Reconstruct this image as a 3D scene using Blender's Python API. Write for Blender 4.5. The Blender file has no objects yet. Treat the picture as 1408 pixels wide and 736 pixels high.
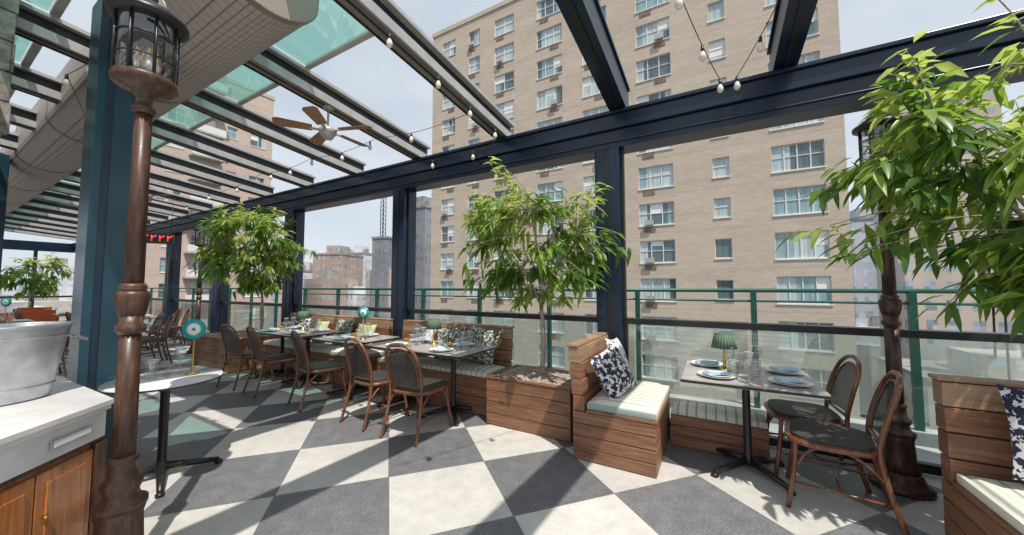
import bpy, math, random
from mathutils import Vector, Matrix, noise
R=math.radians
scene=bpy.context.scene
random.seed(7)

# ------------------------------------------------------------------ materials
def newmat(name):
    m=bpy.data.materials.new(name); m.use_nodes=True
    nt=m.node_tree; return m,nt,nt.nodes["Principled BSDF"]
def rgb(c): return (c[0],c[1],c[2],1.0)
def mapping(nt,scale=(1,1,1),rot=(0,0,0),loc=(0,0,0)):
    tc=nt.nodes.new("ShaderNodeTexCoord"); mp=nt.nodes.new("ShaderNodeMapping")
    mp.inputs['Scale'].default_value=scale; mp.inputs['Rotation'].default_value=rot; mp.inputs['Location'].default_value=loc
    nt.links.new(tc.outputs['Object'],mp.inputs['Vector']); return mp.outputs['Vector']
def noisen(nt,vec,scale,detail=3,rough=.55):
    n=nt.nodes.new("ShaderNodeTexNoise"); n.inputs['Scale'].default_value=scale
    n.inputs['Detail'].default_value=detail; n.inputs['Roughness'].default_value=rough
    nt.links.new(vec,n.inputs['Vector']); return n.outputs['Fac']
def ramp(nt,fac,stops,interp='LINEAR'):
    r=nt.nodes.new("ShaderNodeValToRGB"); nt.links.new(fac,r.inputs['Fac']); r.color_ramp.interpolation=interp
    els=r.color_ramp.elements
    while len(els)<len(stops): els.new(.5)
    for e,(p,c) in zip(els,stops): e.position=p; e.color=rgb(c)
    return r.outputs['Color']
def mixc(nt,fac,a,b,mode='MIX'):
    m=nt.nodes.new("ShaderNodeMix"); m.data_type='RGBA'; m.blend_type=mode
    for s,v in ((m.inputs[0],fac),(m.inputs[6],a),(m.inputs[7],b)):
        if isinstance(v,(int,float)): s.default_value=v
        elif isinstance(v,tuple): s.default_value=rgb(v)
        else: nt.links.new(v,s)
    return m.outputs[2]
def mth(nt,op,a,b=None,c=None):
    m=nt.nodes.new("ShaderNodeMath"); m.operation=op
    for i,v in enumerate((a,b,c)):
        if v is None: continue
        if isinstance(v,(int,float)): m.inputs[i].default_value=v
        else: nt.links.new(v,m.inputs[i])
    return m.outputs[0]
def bump(nt,bs,h,strength=.3,dist=.01):
    b=nt.nodes.new("ShaderNodeBump"); b.inputs['Strength'].default_value=strength; b.inputs['Distance'].default_value=dist
    nt.links.new(h,b.inputs['Height']); nt.links.new(b.outputs['Normal'],bs.inputs['Normal'])
def sepv(nt,vec):
    s=nt.nodes.new("ShaderNodeSeparateXYZ"); nt.links.new(vec,s.inputs[0]); return s.outputs

def simple(name,col,rough=.5,metal=0,var=.15,scale=8,bmp=0,spec=.5,coat=0):
    m,nt,bs=newmat(name); v=mapping(nt)
    f=noisen(nt,v,scale)
    lo=tuple(c*(1-var) for c in col); hi=tuple(min(1,c*(1+var)) for c in col)
    c=ramp(nt,f,[(.3,lo),(.7,hi)])
    nt.links.new(c,bs.inputs['Base Color'])
    bs.inputs['Roughness'].default_value=rough; bs.inputs['Metallic'].default_value=metal
    bs.inputs['Specular IOR Level'].default_value=spec; bs.inputs['Coat Weight'].default_value=coat
    if bmp: bump(nt,bs,noisen(nt,v,scale*6),bmp,.005)
    return m
def wood(name,c0,c1,c2,scale=(2.2,2.2,38),rough=.5,coat=0):
    m,nt,bs=newmat(name); v=mapping(nt,scale)
    f=noisen(nt,v,1.6,6,.65); c=ramp(nt,f,[(.28,c0),(.5,c1),(.72,c2)])
    f2=noisen(nt,mapping(nt,(1.3,1.3,9.2)),1.0,2)
    c=mixc(nt,.6,c,ramp(nt,f2,[(.3,(.52,.50,.48)),(.7,(1,1,1))]),'MULTIPLY')
    nt.links.new(c,bs.inputs['Base Color']); bs.inputs['Roughness'].default_value=rough
    bs.inputs['Coat Weight'].default_value=coat; bump(nt,bs,f,.25,.003); return m

M={}
M['navy']=simple('navy_steel',(.007,.019,.042),.28,0,.25,3)
M['teal']=simple('teal_steel',(.012,.047,.070),.26,0,.25,2)
M['black']=simple('black_metal',(.014,.014,.015),.38,0,.2,20)
M['alu']=simple('aluminium',(.45,.44,.43),.4,.3,.12,6)
M['rafter']=simple('rafter_bronze',(.20,.17,.15),.4,.1,.2,4)
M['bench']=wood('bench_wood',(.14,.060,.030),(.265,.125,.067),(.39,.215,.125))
M['benchlit']=wood('bench_wood_lit',(.27,.16,.095),(.40,.255,.16),(.51,.34,.22))  # lit copy of the bench wood: light on the top boards put into the colour
M['cabinet']=wood('cabinet_wood',(.28,.08,.02),(.45,.16,.045),(.58,.24,.08),(30,30,2.2),.3,.4)
M['frame']=wood('rattan_frame',(.085,.028,.013),(.19,.068,.029),(.33,.14,.062),(40,40,6),.32,.3)
M['cast']=wood('cast_iron_brown',(.035,.016,.010),(.080,.036,.021),(.15,.078,.048),(30,30,5),.42,.1)
M['brass']=simple('brass',(.72,.47,.15),.25,1,.1,5)
M['white']=simple('porcelain',(.8,.8,.78),.2,0,.03,5)
M['marble']=simple('marble',(.68,.67,.66),.15,0,.14,4)
M['napkin']=simple('napkin',(.45,.58,.66),.8,0,.15,9)
M['tabletop']=simple('tabletop',(.40,.37,.355),.22,0,.25,5)
M['bark']=simple('bark',(.40,.33,.26),.85,0,.35,25,.5)
M['soil']=simple('soil_pebbles',(.33,.27,.22),.95,0,.65,45,.9)
M['greenrail']=simple('green_paint',(.012,.09,.07),.4,0,.2,5)
M['ext']=simple('roof_ledge',(.38,.39,.38),.8,0,.25,2,.2)
M['roofing']=simple('gravel_roof',(.27,.27,.27),.9,0,.3,.6)
M['stone']=simple('rough_stone',(.24,.22,.20),.9,0,.6,9,.9)
M['galv']=simple('galvanised_steel',(.42,.44,.47),.40,.8,.25,9)
M['orange']=simple('orange_fabric',(.60,.12,.035),.7,0,.15,8)
M['sign_teal']=simple('sign_teal',(.01,.33,.32),.35,0,.05,3)
M['street']=simple('asphalt',(.07,.07,.072),.9,0,.3,.05)
M['fanwood']=wood('fan_wood',(.20,.09,.04),(.36,.17,.08),(.48,.26,.14),(20,20,20))
M['bulb']=simple('bulb_glass',(.78,.74,.66),.1,0,.05,20,0,.8)
M['seatw']=simple('woven_seat',(.05,.044,.040),.55,0,.5,160,.6)

def glassmat(name,tint,refl=.04,rough=.02,alpha=.0,trans=False,edge=.6):
    m=bpy.data.materials.new(name); m.use_nodes=True; nt=m.node_tree; nt.nodes.clear()
    out=nt.nodes.new("ShaderNodeOutputMaterial"); tr=nt.nodes.new("ShaderNodeBsdfTransparent"); tr.inputs[0].default_value=rgb(tint)
    gl=nt.nodes.new("ShaderNodeBsdfGlossy"); gl.inputs['Roughness'].default_value=rough
    lw=nt.nodes.new("ShaderNodeLayerWeight"); lw.inputs[0].default_value=.5
    f=mth(nt,'ADD',mth(nt,'MULTIPLY',mth(nt,'POWER',lw.outputs['Facing'],3.0),edge),refl)
    mx=nt.nodes.new("ShaderNodeMixShader"); nt.links.new(f,mx.inputs[0]); nt.links.new(tr.outputs[0],mx.inputs[1]); nt.links.new(gl.outputs[0],mx.inputs[2])
    last=mx.outputs[0]
    if alpha>0:
        df=nt.nodes.new("ShaderNodeBsdfTranslucent" if trans else "ShaderNodeBsdfDiffuse"); df.inputs[0].default_value=rgb(tint)
        m2=nt.nodes.new("ShaderNodeMixShader"); m2.inputs[0].default_value=alpha
        nt.links.new(last,m2.inputs[1]); nt.links.new(df.outputs[0],m2.inputs[2]); last=m2.outputs[0]
    nt.links.new(last,out.inputs[0]); return m
M['glass']=glassmat('balustrade_glass',(.90,.95,.935),.14)
M['cupglass']=glassmat('cup_glass',(.90,.92,.93),.16,.02,0,False,.8)
M['tealglass']=glassmat('teal_roof_glass',(.32,.58,.53),.16,.04,.22,True)
M['frost']=glassmat('parapet_glass',(.74,.82,.80),.10,.05,.30)

def leafmat(name,col,tcol):
    m=bpy.data.materials.new(name); m.use_nodes=True; nt=m.node_tree; bs=nt.nodes["Principled BSDF"]
    out=nt.nodes["Material Output"]
    f=noisen(nt,mapping(nt),6,2); c=ramp(nt,f,[(.3,tuple(x*.7 for x in col)),(.7,tuple(x*1.3 for x in col))])
    nt.links.new(c,bs.inputs['Base Color']); bs.inputs['Roughness'].default_value=.36
    tl=nt.nodes.new("ShaderNodeBsdfTranslucent"); tl.inputs[0].default_value=rgb(tcol)
    mx=nt.nodes.new("ShaderNodeMixShader"); mx.inputs[0].default_value=.45
    nt.links.new(bs.outputs[0],mx.inputs[1]); nt.links.new(tl.outputs[0],mx.inputs[2]); nt.links.new(mx.outputs[0],out.inputs[0]); return m
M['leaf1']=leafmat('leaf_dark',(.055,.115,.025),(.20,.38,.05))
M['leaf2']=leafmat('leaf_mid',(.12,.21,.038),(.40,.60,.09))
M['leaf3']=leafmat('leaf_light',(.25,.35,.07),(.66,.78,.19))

T=.75
def floor_mat():
    m,nt,bs=newmat('checker_tiles')
    v=mapping(nt,(1/T,1/T,0),(0,0,0),(0,0,.5))
    ck=nt.nodes.new("ShaderNodeTexChecker"); ck.inputs['Scale'].default_value=1; nt.links.new(v,ck.inputs['Vector'])
    ck.inputs[1].default_value=(1,1,1,1); ck.inputs[2].default_value=(0,0,0,1)
    o=mapping(nt)
    big=noisen(nt,o,1.1,3); fine=noisen(nt,o,85,3,.8); med=noisen(nt,o,9,5,.7)
    fl=nt.nodes.new("ShaderNodeVectorMath"); fl.operation='FLOOR'; nt.links.new(v,fl.inputs[0])
    wn=nt.nodes.new("ShaderNodeTexWhiteNoise"); wn.noise_dimensions='3D'; nt.links.new(fl.outputs[0],wn.inputs['Vector'])
    light=mixc(nt,.6,ramp(nt,med,[(.3,(.55,.535,.50)),(.7,(.68,.665,.63))]),ramp(nt,fine,[(.36,(.80,.80,.80)),(.6,(1,1,1))]),'MULTIPLY')
    dark=mixc(nt,.8,ramp(nt,med,[(.3,(.14,.143,.155)),(.7,(.215,.218,.232))]),ramp(nt,fine,[(.38,(.5,.5,.5)),(.62,(1.4,1.4,1.4))]),'MULTIPLY')
    c=mixc(nt,ck.outputs['Fac'],dark,light)
    c=mixc(nt,.5,c,ramp(nt,wn.outputs['Value'],[(0,(.74,.74,.74)),(1,(1,1,1))]),'MULTIPLY')
    c=mixc(nt,.5,c,ramp(nt,big,[(.3,(.74,.73,.71)),(.65,(1,1,1))]),'MULTIPLY')
    x,y,z=sepv(nt,v)
    def edge(a): 
        p=mth(nt,'PINGPONG',a,.5); return mth(nt,'LESS_THAN',p,.0045)
    g=mth(nt,'MAXIMUM',edge(x),edge(y))
    c=mixc(nt,g,c,(.14,.14,.14))
    nt.links.new(c,bs.inputs['Base Color'])
    rr=nt.nodes.new("ShaderNodeMapRange"); nt.links.new(med,rr.inputs[0]); rr.inputs[3].default_value=.34; rr.inputs[4].default_value=.58
    nt.links.new(rr.outputs[0],bs.inputs['Roughness']); bump(nt,bs,mth(nt,'SUBTRACT',fine,mth(nt,'MULTIPLY',g,2.0)),.25,.003)
    return m
M['floor']=floor_mat()

def brickmat(name,c1,c2,mortar,rowh=.09,w=.24):
    m,nt,bs=newmat(name); v=mapping(nt)
    x,y,z=sepv(nt,v); cb=nt.nodes.new("ShaderNodeCombineXYZ"); nt.links.new(mth(nt,'ADD',x,y),cb.inputs[0]); nt.links.new(z,cb.inputs[1])
    br=nt.nodes.new("ShaderNodeTexBrick"); nt.links.new(cb.outputs[0],br.inputs['Vector'])
    br.inputs['Scale'].default_value=1; br.inputs['Brick Width'].default_value=w; br.inputs['Row Height'].default_value=rowh
    br.inputs['Mortar Size'].default_value=.012; br.inputs['Color1'].default_value=rgb(c1); br.inputs['Color2'].default_value=rgb(c2); br.inputs['Mortar'].default_value=rgb(mortar)
    f=noisen(nt,mapping(nt,(.25,.25,.9)),1.0,5)
    c=mixc(nt,.55,br.outputs['Color'],ramp(nt,f,[(.3,(.76,.75,.74)),(.7,(1.04,1.03,1.02))]),'MULTIPLY')
    p=mth(nt,'PINGPONG',mth(nt,'ADD',z,.30),1.565); g=mth(nt,'LESS_THAN',p,.04)
    c=mixc(nt,mth(nt,'MULTIPLY',g,.3),c,tuple(q*.5 for q in c1))
    nt.links.new(c,bs.inputs['Base Color']); bs.inputs['Roughness'].default_value=.9; return m
M['beige']=brickmat('beige_brick',(.60,.515,.42),(.53,.45,.365),(.46,.39,.32),.15,.5)
M['pink']=brickmat('pink_brick',(.60,.48,.42),(.53,.42,.365),(.50,.42,.37),.15,.5)
def windowglass():
    m,nt,bs=newmat('window_glass')
    v=mapping(nt,(.62,.62,.319),(0,0,0),(.3,0,.1)); fl=nt.nodes.new("ShaderNodeVectorMath"); fl.operation='FLOOR'; nt.links.new(v,fl.inputs[0])
    wn=nt.nodes.new("ShaderNodeTexWhiteNoise"); nt.links.new(fl.outputs[0],wn.inputs['Vector'])
    c=ramp(nt,wn.outputs['Value'],[(0,(.10,.16,.18)),(.3,(.28,.43,.47)),(.55,(.50,.60,.62)),(1,(.70,.70,.67))],'CONSTANT')
    n=noisen(nt,mapping(nt,(5,5,.4)),1,2); c=mixc(nt,.6,c,ramp(nt,n,[(.35,(.5,.5,.5)),(.6,(1,1,1))]),'MULTIPLY')
    nt.links.new(c,bs.inputs['Base Color']); bs.inputs['Roughness'].default_value=.06; bs.inputs['Specular IOR Level'].default_value=.9; return m
M['wglass']=windowglass()
M['wframe']=simple('window_frame',(.72,.71,.68),.5,0,.06,1)
M['grille']=simple('ac_grille',(.20,.14,.10),.7,0,.3,2)

def citymat(name,col,win,fh=3.2,ww=2.6):
    m,nt,bs=newmat(name); v=mapping(nt); x,y,z=sepv(nt,v)
    u=mth(nt,'ADD',x,y)
    a=mth(nt,'PINGPONG',mth(nt,'DIVIDE',u,ww),.5); b=mth(nt,'PINGPONG',mth(nt,'DIVIDE',z,fh),.5)
    g=mth(nt,'MULTIPLY',mth(nt,'GREATER_THAN',a,.24),mth(nt,'GREATER_THAN',b,.24))
    ge=nt.nodes.new("ShaderNodeNewGeometry"); nz=sepv(nt,ge.outputs['Normal'])[2]
    g=mth(nt,'MULTIPLY',g,mth(nt,'LESS_THAN',nz,.5))
    f=noisen(nt,v,.15,4); base=ramp(nt,f,[(.3,tuple(q*.8 for q in col)),(.7,tuple(min(1,q*1.15) for q in col))])
    cell=nt.nodes.new("ShaderNodeCombineXYZ"); nt.links.new(mth(nt,'ROUND',mth(nt,'DIVIDE',u,ww)),cell.inputs[0]); nt.links.new(mth(nt,'ROUND',mth(nt,'DIVIDE',z,fh)),cell.inputs[1])
    wn=nt.nodes.new("ShaderNodeTexWhiteNoise"); nt.links.new(cell.outputs[0],wn.inputs['Vector'])
    wc=mixc(nt,wn.outputs['Value'],win,tuple(min(1,q*2.2) for q in win))
    nt.links.new(mixc(nt,g,base,wc),bs.inputs['Base Color']); bs.inputs['Roughness'].default_value=.7; return m
M['c1']=citymat('city_tan',(.52,.46,.40),(.20,.24,.28))  # far walls and windows: distance haze put into paler, bluer colours
M['c2']=citymat('city_brown',(.40,.30,.25),(.18,.20,.22))
M['c3']=citymat('city_grey',(.48,.51,.56),(.25,.30,.36))
M['c4']=citymat('city_white',(.60,.61,.63),(.29,.34,.40))
M['c5']=citymat('city_dark',(.25,.26,.28),(.13,.15,.18),3.2,1.6)

def stripemat():
    m,nt,bs=newmat('striped_fabric'); v=mapping(nt,(1,1,1)); x,y,z=sepv(nt,v)
    n=noisen(nt,v,14,3)
    p=mth(nt,'PINGPONG',mth(nt,'ADD',x,mth(nt,'MULTIPLY',n,.006)),.038)
    p2=mth(nt,'PINGPONG',x,.012)
    c=mixc(nt,mth(nt,'LESS_THAN',p,.009),(.70,.68,.59),(.30,.36,.33))
    c=mixc(nt,mth(nt,'MULTIPLY',mth(nt,'LESS_THAN',p2,.003),.5),c,(.50,.48,.33))
    nt.links.new(c,bs.inputs['Base Color']); bs.inputs['Roughness'].default_value=.9; return m
M['stripe']=stripemat()
def floral(name,dark,light,scale,thr):
    m,nt,bs=newmat(name); v=mapping(nt)
    f=noisen(nt,v,scale,3,.6); c=ramp(nt,f,[(0,dark),(thr,light)],'CONSTANT')
    nt.links.new(c,bs.inputs['Base Color']); bs.inputs['Roughness'].default_value=.9
    bump(nt,bs,noisen(nt,v,5,2),.3,.02); return m
M['pnavy']=floral('pillow_navy',(.018,.018,.05),(.66,.64,.62),30,.52)
M['pgreen']=floral('pillow_green',(.07,.10,.08),(.52,.52,.44),34,.52)
M['pwhite']=floral('pillow_white',(.66,.64,.60),(.14,.14,.19),36,.56)
M['plime']=simple('pillow_lime',(.48,.49,.26),.9,0,.2,6)

def weave():
    m=bpy.data.materials.new('woven_rattan'); m.use_nodes=True; nt=m.node_tree; bs=nt.nodes["Principled BSDF"]; out=nt.nodes["Material Output"]
    v=mapping(nt); x,y,z=sepv(nt,v)
    a=mth(nt,'LESS_THAN',mth(nt,'PINGPONG',mth(nt,'ADD',x,z),.010),.0064); b=mth(nt,'LESS_THAN',mth(nt,'PINGPONG',mth(nt,'SUBTRACT',x,z),.010),.0064)
    g=mth(nt,'MAXIMUM',a,b)
    bs.inputs['Base Color'].default_value=(.035,.028,.024,1); bs.inputs['Roughness'].default_value=.5
    tr=nt.nodes.new("ShaderNodeBsdfTransparent"); mx=nt.nodes.new("ShaderNodeMixShader")
    nt.links.new(g,mx.inputs[0]); nt.links.new(tr.outputs[0],mx.inputs[1]); nt.links.new(bs.outputs[0],mx.inputs[2]); nt.links.new(mx.outputs[0],out.inputs[0]); return m
M['weave']=weave()
def ductmat():
    m,nt,bs=newmat('mesh_duct'); v=mapping(nt); x,y,z=sepv(nt,v)
    a=mth(nt,'LESS_THAN',mth(nt,'PINGPONG',x,.045),.003); b=mth(nt,'LESS_THAN',mth(nt,'PINGPONG',mth(nt,'ADD',y,z),.02),.003)
    g=mth(nt,'MAXIMUM',a,b); c=mixc(nt,g,(.40,.35,.315),(.16,.14,.125))
    nt.links.new(c,bs.inputs['Base Color']); bs.inputs['Roughness'].default_value=.6; return m
M['duct']=ductmat()
def emis(name,col,s):
    m,nt,bs=newmat(name); bs.inputs['Base Color'].default_value=rgb(col); bs.inputs['Emission Color'].default_value=rgb(col); bs.inputs['Emission Strength'].default_value=s
    m.cycles.emission_sampling='NONE'; return m
M['neon']=emis('red_neon',(1,.06,.05),.8)
def shade():
    m,nt,bs=newmat('pleated_shade'); v=mapping(nt); x,y,z=sepv(nt,v)
    an=mth(nt,'ARCTAN2',y,x); p=mth(nt,'PINGPONG',an,.13)
    c=mixc(nt,mth(nt,'LESS_THAN',p,.06),(.14,.21,.14),(.045,.09,.055)); nt.links.new(c,bs.inputs['Base Color']); bs.inputs['Roughness'].default_value=.8; return m
M['shade']=shade()

# ------------------------------------------------------------------ builder
class B:
    def __init__(s): s.v=[];s.f=[];s.m=[];s.sm=[];s.slots=[];s.tr=Matrix.Identity(4)
    def mi(s,k):
        if k not in s.slots: s.slots.append(k)
        return s.slots.index(k)
    def add(s,vs,fs,k,smooth=False):
        o=len(s.v); s.v+= [tuple(s.tr@Vector(p)) for p in vs]; i=s.mi(k)
        for f in fs: s.f.append([o+a for a in f]); s.m.append(i); s.sm.append(smooth)
    def box(s,x0,x1,y0,y1,z0,z1,k):
        s.add([(x0,y0,z0),(x1,y0,z0),(x1,y1,z0),(x0,y1,z0),(x0,y0,z1),(x1,y0,z1),(x1,y1,z1),(x0,y1,z1)],
              [(0,3,2,1),(4,5,6,7),(0,1,5,4),(1,2,6,5),(2,3,7,6),(3,0,4,7)],k)
    def prism(s,pts,z0,z1,k):
        n=len(pts); s.add([(p[0],p[1],z0) for p in pts]+[(p[0],p[1],z1) for p in pts],
            [tuple(reversed(range(n))),tuple(range(n,2*n))]+[(i,(i+1)%n,n+(i+1)%n,n+i) for i in range(n)],k)
    def lathe(s,prof,k,c=(0,0,0),n=20,flute=0,amp=0):
        vs=[];fs=[]
        for r,z in prof:
            for i in range(n):
                a=2*math.pi*i/n; rr=r*(1+amp*(1 if (i%2) else -1)) if flute else r
                vs.append((c[0]+rr*math.cos(a),c[1]+rr*math.sin(a),c[2]+z))
        for j in range(len(prof)-1):
            for i in range(n): fs.append((j*n+i,j*n+(i+1)%n,(j+1)*n+(i+1)%n,(j+1)*n+i))
        if prof[0][0]>1e-4: fs.append(tuple(reversed(range(n))))
        if prof[-1][0]>1e-4: fs.append(tuple((len(prof)-1)*n+i for i in range(n)))
        s.add(vs,fs,k,True)
    def popface(s): s.f.pop(); s.m.pop(); s.sm.pop()
    def tube(s,pts,r,k,n=8,closed=False,flat=1.0):
        P=[Vector(p) for p in pts]; N=len(P)
        rs=r if isinstance(r,(list,tuple)) else [r]*N
        vs=[];fs=[]; up=None
        for i,p in enumerate(P):
            if closed: t=(P[(i+1)%N]-P[i-1]).normalized()
            else: t=(P[min(i+1,N-1)]-P[max(i-1,0)]).normalized()
            if up is None:
                up=Vector((0,0,1)) if abs(t.z)<.9 else Vector((1,0,0))
            a=t.cross(up)
            if a.length<1e-5: a=t.orthogonal()
            a.normalize(); b=a.cross(t).normalized(); up=b
            for j in range(n):
                q=2*math.pi*j/n; vs.append(tuple(p+a*math.cos(q)*rs[i]+b*math.sin(q)*rs[i]*flat))
        M_=N if closed else N-1
        for i in range(M_):
            for j in range(n): fs.append((i*n+j,i*n+(j+1)%n,((i+1)%N)*n+(j+1)%n,((i+1)%N)*n+j))
        if not closed: fs.append(tuple(reversed(range(n)))); fs.append(tuple((N-1)*n+j for j in range(n)))
        s.add(vs,fs,k,True)
    def mesh(s,name):
        me=bpy.data.meshes.new(name); me.from_pydata(s.v,[],s.f)
        for k in s.slots: me.materials.append(M[k])
        me.polygons.foreach_set('material_index',s.m); me.polygons.foreach_set('use_smooth',s.sm); me.update(); return me
    def obj(s,name,loc=(0,0,0),rz=0,bev=0,parent=None):
        return place(name,s.mesh(name),loc,rz,bev,parent)
def place(name,me,loc=(0,0,0),rz=0,bev=0,parent=None,rot=None,scale=None):
    o=bpy.data.objects.new(name,me); o.location=loc; o.rotation_euler=rot or (0,0,rz)
    if scale: o.scale=scale
    scene.collection.objects.link(o)
    if bev:
        m=o.modifiers.new('bevel','BEVEL'); m.width=bev; m.segments=2; m.limit_method='ANGLE'; m.angle_limit=R(50)
        m.harden_normals=False
    if parent: o.parent=parent
    return o
def empty(name,loc=(0,0,0)):
    e=bpy.data.objects.new(name,None); e.location=loc; scene.collection.objects.link(e); return e
def cat(pts,sub=6):
    P=[Vector(p) for p in pts]; out=[]
    for i in range(len(P)-1):
        p0=P[max(i-1,0)];p1=P[i];p2=P[i+1];p3=P[min(i+2,len(P)-1)]
        for j in range(sub):
            t=j/sub; out.append(.5*((2*p1)+(-p0+p2)*t+(2*p0-5*p1+4*p2-p3)*t*t+(-p0+3*p1-3*p2+p3)*t**3))
    out.append(P[-1]); return out

# ------------------------------------------------------------------ camera / light
cam=bpy.data.cameras.new('camera'); co=bpy.data.objects.new('camera',cam); scene.collection.objects.link(co)
co.location=(1.0,-4.03,1.45); co.rotation_euler=(R(93.2),0,R(29.74)); cam.lens=12.4; cam.sensor_width=36; cam.clip_start=.05; cam.clip_end=4000
scene.camera=co
sd=Vector((.50,-.32,1.12)).normalized()
sun=bpy.data.lights.new('sun','SUN'); sun.energy=5.0; sun.angle=R(.5); sun.color=(1,.94,.85)
so=bpy.data.objects.new('sun',sun); so.rotation_euler=(-sd).to_track_quat('-Z','Y').to_euler(); so.location=(5,-20,30); scene.collection.objects.link(so)
w=bpy.data.worlds.new("World"); scene.world=w; w.use_nodes=True; nt=w.node_tree; bg=nt.nodes['Background']
sky=nt.nodes.new("ShaderNodeTexSky"); sky.sky_type='NISHITA'; sky.sun_disc=False; sky.sun_elevation=math.asin(sd.z); sky.sun_rotation=math.atan2(sd.x,sd.y)
sky.dust_density=1.5; sky.air_density=1.0
tc=nt.nodes.new("ShaderNodeTexCoord"); mp=nt.nodes.new("ShaderNodeMapping"); mp.inputs['Scale'].default_value=(1,1,2.6); nt.links.new(tc.outputs['Generated'],mp.inputs[0])
haze=mixc(nt,.74,sky.outputs[0],(6.4,7.1,7.9))
cf=noisen(nt,mp.outputs[0],1.7,6,.5); cr=ramp(nt,cf,[(.40,(0,0,0)),(.75,(1,1,1))])
cm=mixc(nt,mth(nt,'MULTIPLY',cr,.7),haze,(8.0,8.2,8.4))
nt.links.new(cm,bg.inputs[0]); bg.inputs[1].default_value=.115
scene.view_settings.view_transform='Standard'; scene.view_settings.look='None'; scene.view_settings.exposure=0

# ------------------------------------------------------------------ ground & floor
b=B(); b.add([(-1500,-1500,0),(1500,-1500,0),(1500,1500,0),(-1500,1500,0)],[(0,1,2,3)],'street'); b.obj('ground',(0,0,-32))
ang=math.atan2(.6574,-.7536)
rz=ang-math.pi/2
b=B(); 
rot=Matrix.Rotation(-rz,4,'Z'); org=Vector((-1.20,-2.08,0))
pts=[rot@(Vector(p)-org) for p in ((-26,-10,0),(9,-10,0),(9,.16,0),(-26,.16,0))]
b.add([tuple(p) for p in pts],[(0,1,2,3)],'floor'); b.obj('terrace_floor',org,rz)
b=B(); b.box(-26,9,-10,1.45,-32,-.012,'ext'); b.obj('terrace_building')
# ------------------------------------------------------------------ window wall structure
posts=[3.3,0,-3.3,-6.45,-9.65,-12.75,-15.9,-19.1]
for x in posts:
    b=B(); b.box(x-.13,x+.13,-.13,.13,0.021,2.998,'navy'); b.box(x-.15,x+.15,-.15,.15,0.002,.02,'navy')
    b.box(x-.02,x+.02,-.136,-.1305,.03,2.99,'black')
    for z in (.08,.16,2.86,2.93):
        for q in (-.09,.09): b.lathe([(.0,0),(.01,0),(.008,.006),(0,.007)],'black',(x+q,-.132,z),8)
    b.obj('steel_post',bev=.006)
b=B()
b.box(-24,6,-.13,.13,3.0,3.2,'navy'); b.box(-24,6,-.17,.17,3.203,3.36,'navy'); b.box(-24,6,-.20,.20,3.363,3.40,'navy'); b.box(-24,6,-.145,-.132,3.06,3.075,'navy')
b.obj('steel_beam',bev=.005)
ps=sorted(posts)
for a,c in zip(ps[:-1],ps[1:]):
    x0=a+.132;x1=c-.132
    b=B(); b.box(x0,x1,-.035,.035,1.05,1.11,'black'); b.box(x0,x1,-.03,.03,.02,.09,'black')
    b.box(x0,x0+.035,-.025,.025,.092,1.048,'black'); b.box(x1-.035,x1,-.025,.025,.092,1.048,'black')
    b.add([(x0+.036,0,.091),(x1-.036,0,.091),(x1-.036,0,1.049),(x0+.036,0,1.049)],[(0,1,2,3)],'glass'); b.obj('glass_balustrade')
    b=B(); b.box(x0,x0+.03,-.06,.0,1.112,2.998,'black'); b.box(x1-.03,x1,-.06,0,1.112,2.998,'black'); b.obj('window_track')
b=B()
b.tube([(-24,1.25,1.41),(9,1.25,1.41)],.024,'greenrail'); b.tube([(-24,1.25,1.28),(9,1.25,1.28)],.014,'greenrail')
for i in range(24):
    x=.05-1.37*(i-6)
    if x<8.9: b.box(x-.03,x+.03,1.22,1.28,-.01,1.40,'greenrail')
b.obj('green_railing')
b=B()
for i in range(23):
    x=.05-1.37*(i-6); b.add([(x-1.30,1.33,.05),(x-.07,1.33,.05),(x-.07,1.33,.98),(x-1.30,1.33,.98)],[(0,1,2,3)],'frost'); b.box(x-1.31,x-.06,1.315,1.345,.982,1.01,'alu')
b.obj('glass_parapet')
# ------------------------------------------------------------------ roof
sl=.10
def zr(y): return 3.42-sl*y
def slab(b,x0,x1,y0,y1,h0,h1,k):
    v=[(x0,y0,zr(y0)+h0),(x1,y0,zr(y0)+h0),(x1,y1,zr(y1)+h0),(x0,y1,zr(y1)+h0),(x0,y0,zr(y0)+h1),(x1,y0,zr(y0)+h1),(x1,y1,zr(y1)+h1),(x0,y1,zr(y1)+h1)]
    b.add(v,[(0,3,2,1),(4,5,6,7),(0,1,5,4),(1,2,6,5),(2,3,7,6),(3,0,4,7)],k)
rx=[1.61,.13]+[.13-1.5*i for i in range(1,16)]
for i,x in enumerate(rx):
    b=B()
    if i<2:
        slab(b,x-.09,x+.09,-4.6,-.0,-.02,.24,'navy'); slab(b,x-.11,x+.11,-4.6,0.,.243,.27,'navy'); slab(b,x-.02,x+.02,-4.6,-.21,-.035,-.022,'black')
    else:
        slab(b,x-.075,x+.075,-4.6,-.0,-.02,.05,'rafter'); slab(b,x-.045,x+.045,-4.6,0,.053,.17,'black'); slab(b,x-.11,x-.02,-4.6,0,.173,.21,'alu'); slab(b,x+.02,x+.11,-4.6,0,.173,.21,'alu')
        slab(b,x-.095,x-.078,-4.6,-.0,-.03,.06,'black'); slab(b,x+.078,x+.095,-4.6,-.0,-.03,.06,'alu')
        slab(b,x-.012,x+.012,-4.6,-.21,-.026,-.021,'black')
    b.obj('roof_rafter')
b=B()
def pane(x0,x1,y0,y1,h): b.add([(x0,y0,zr(y0)+h),(x1,y0,zr(y0)+h),(x1,y1,zr(y1)+h),(x0,y1,zr(y1)+h)],[(0,1,2,3)],'tealglass')
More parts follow.
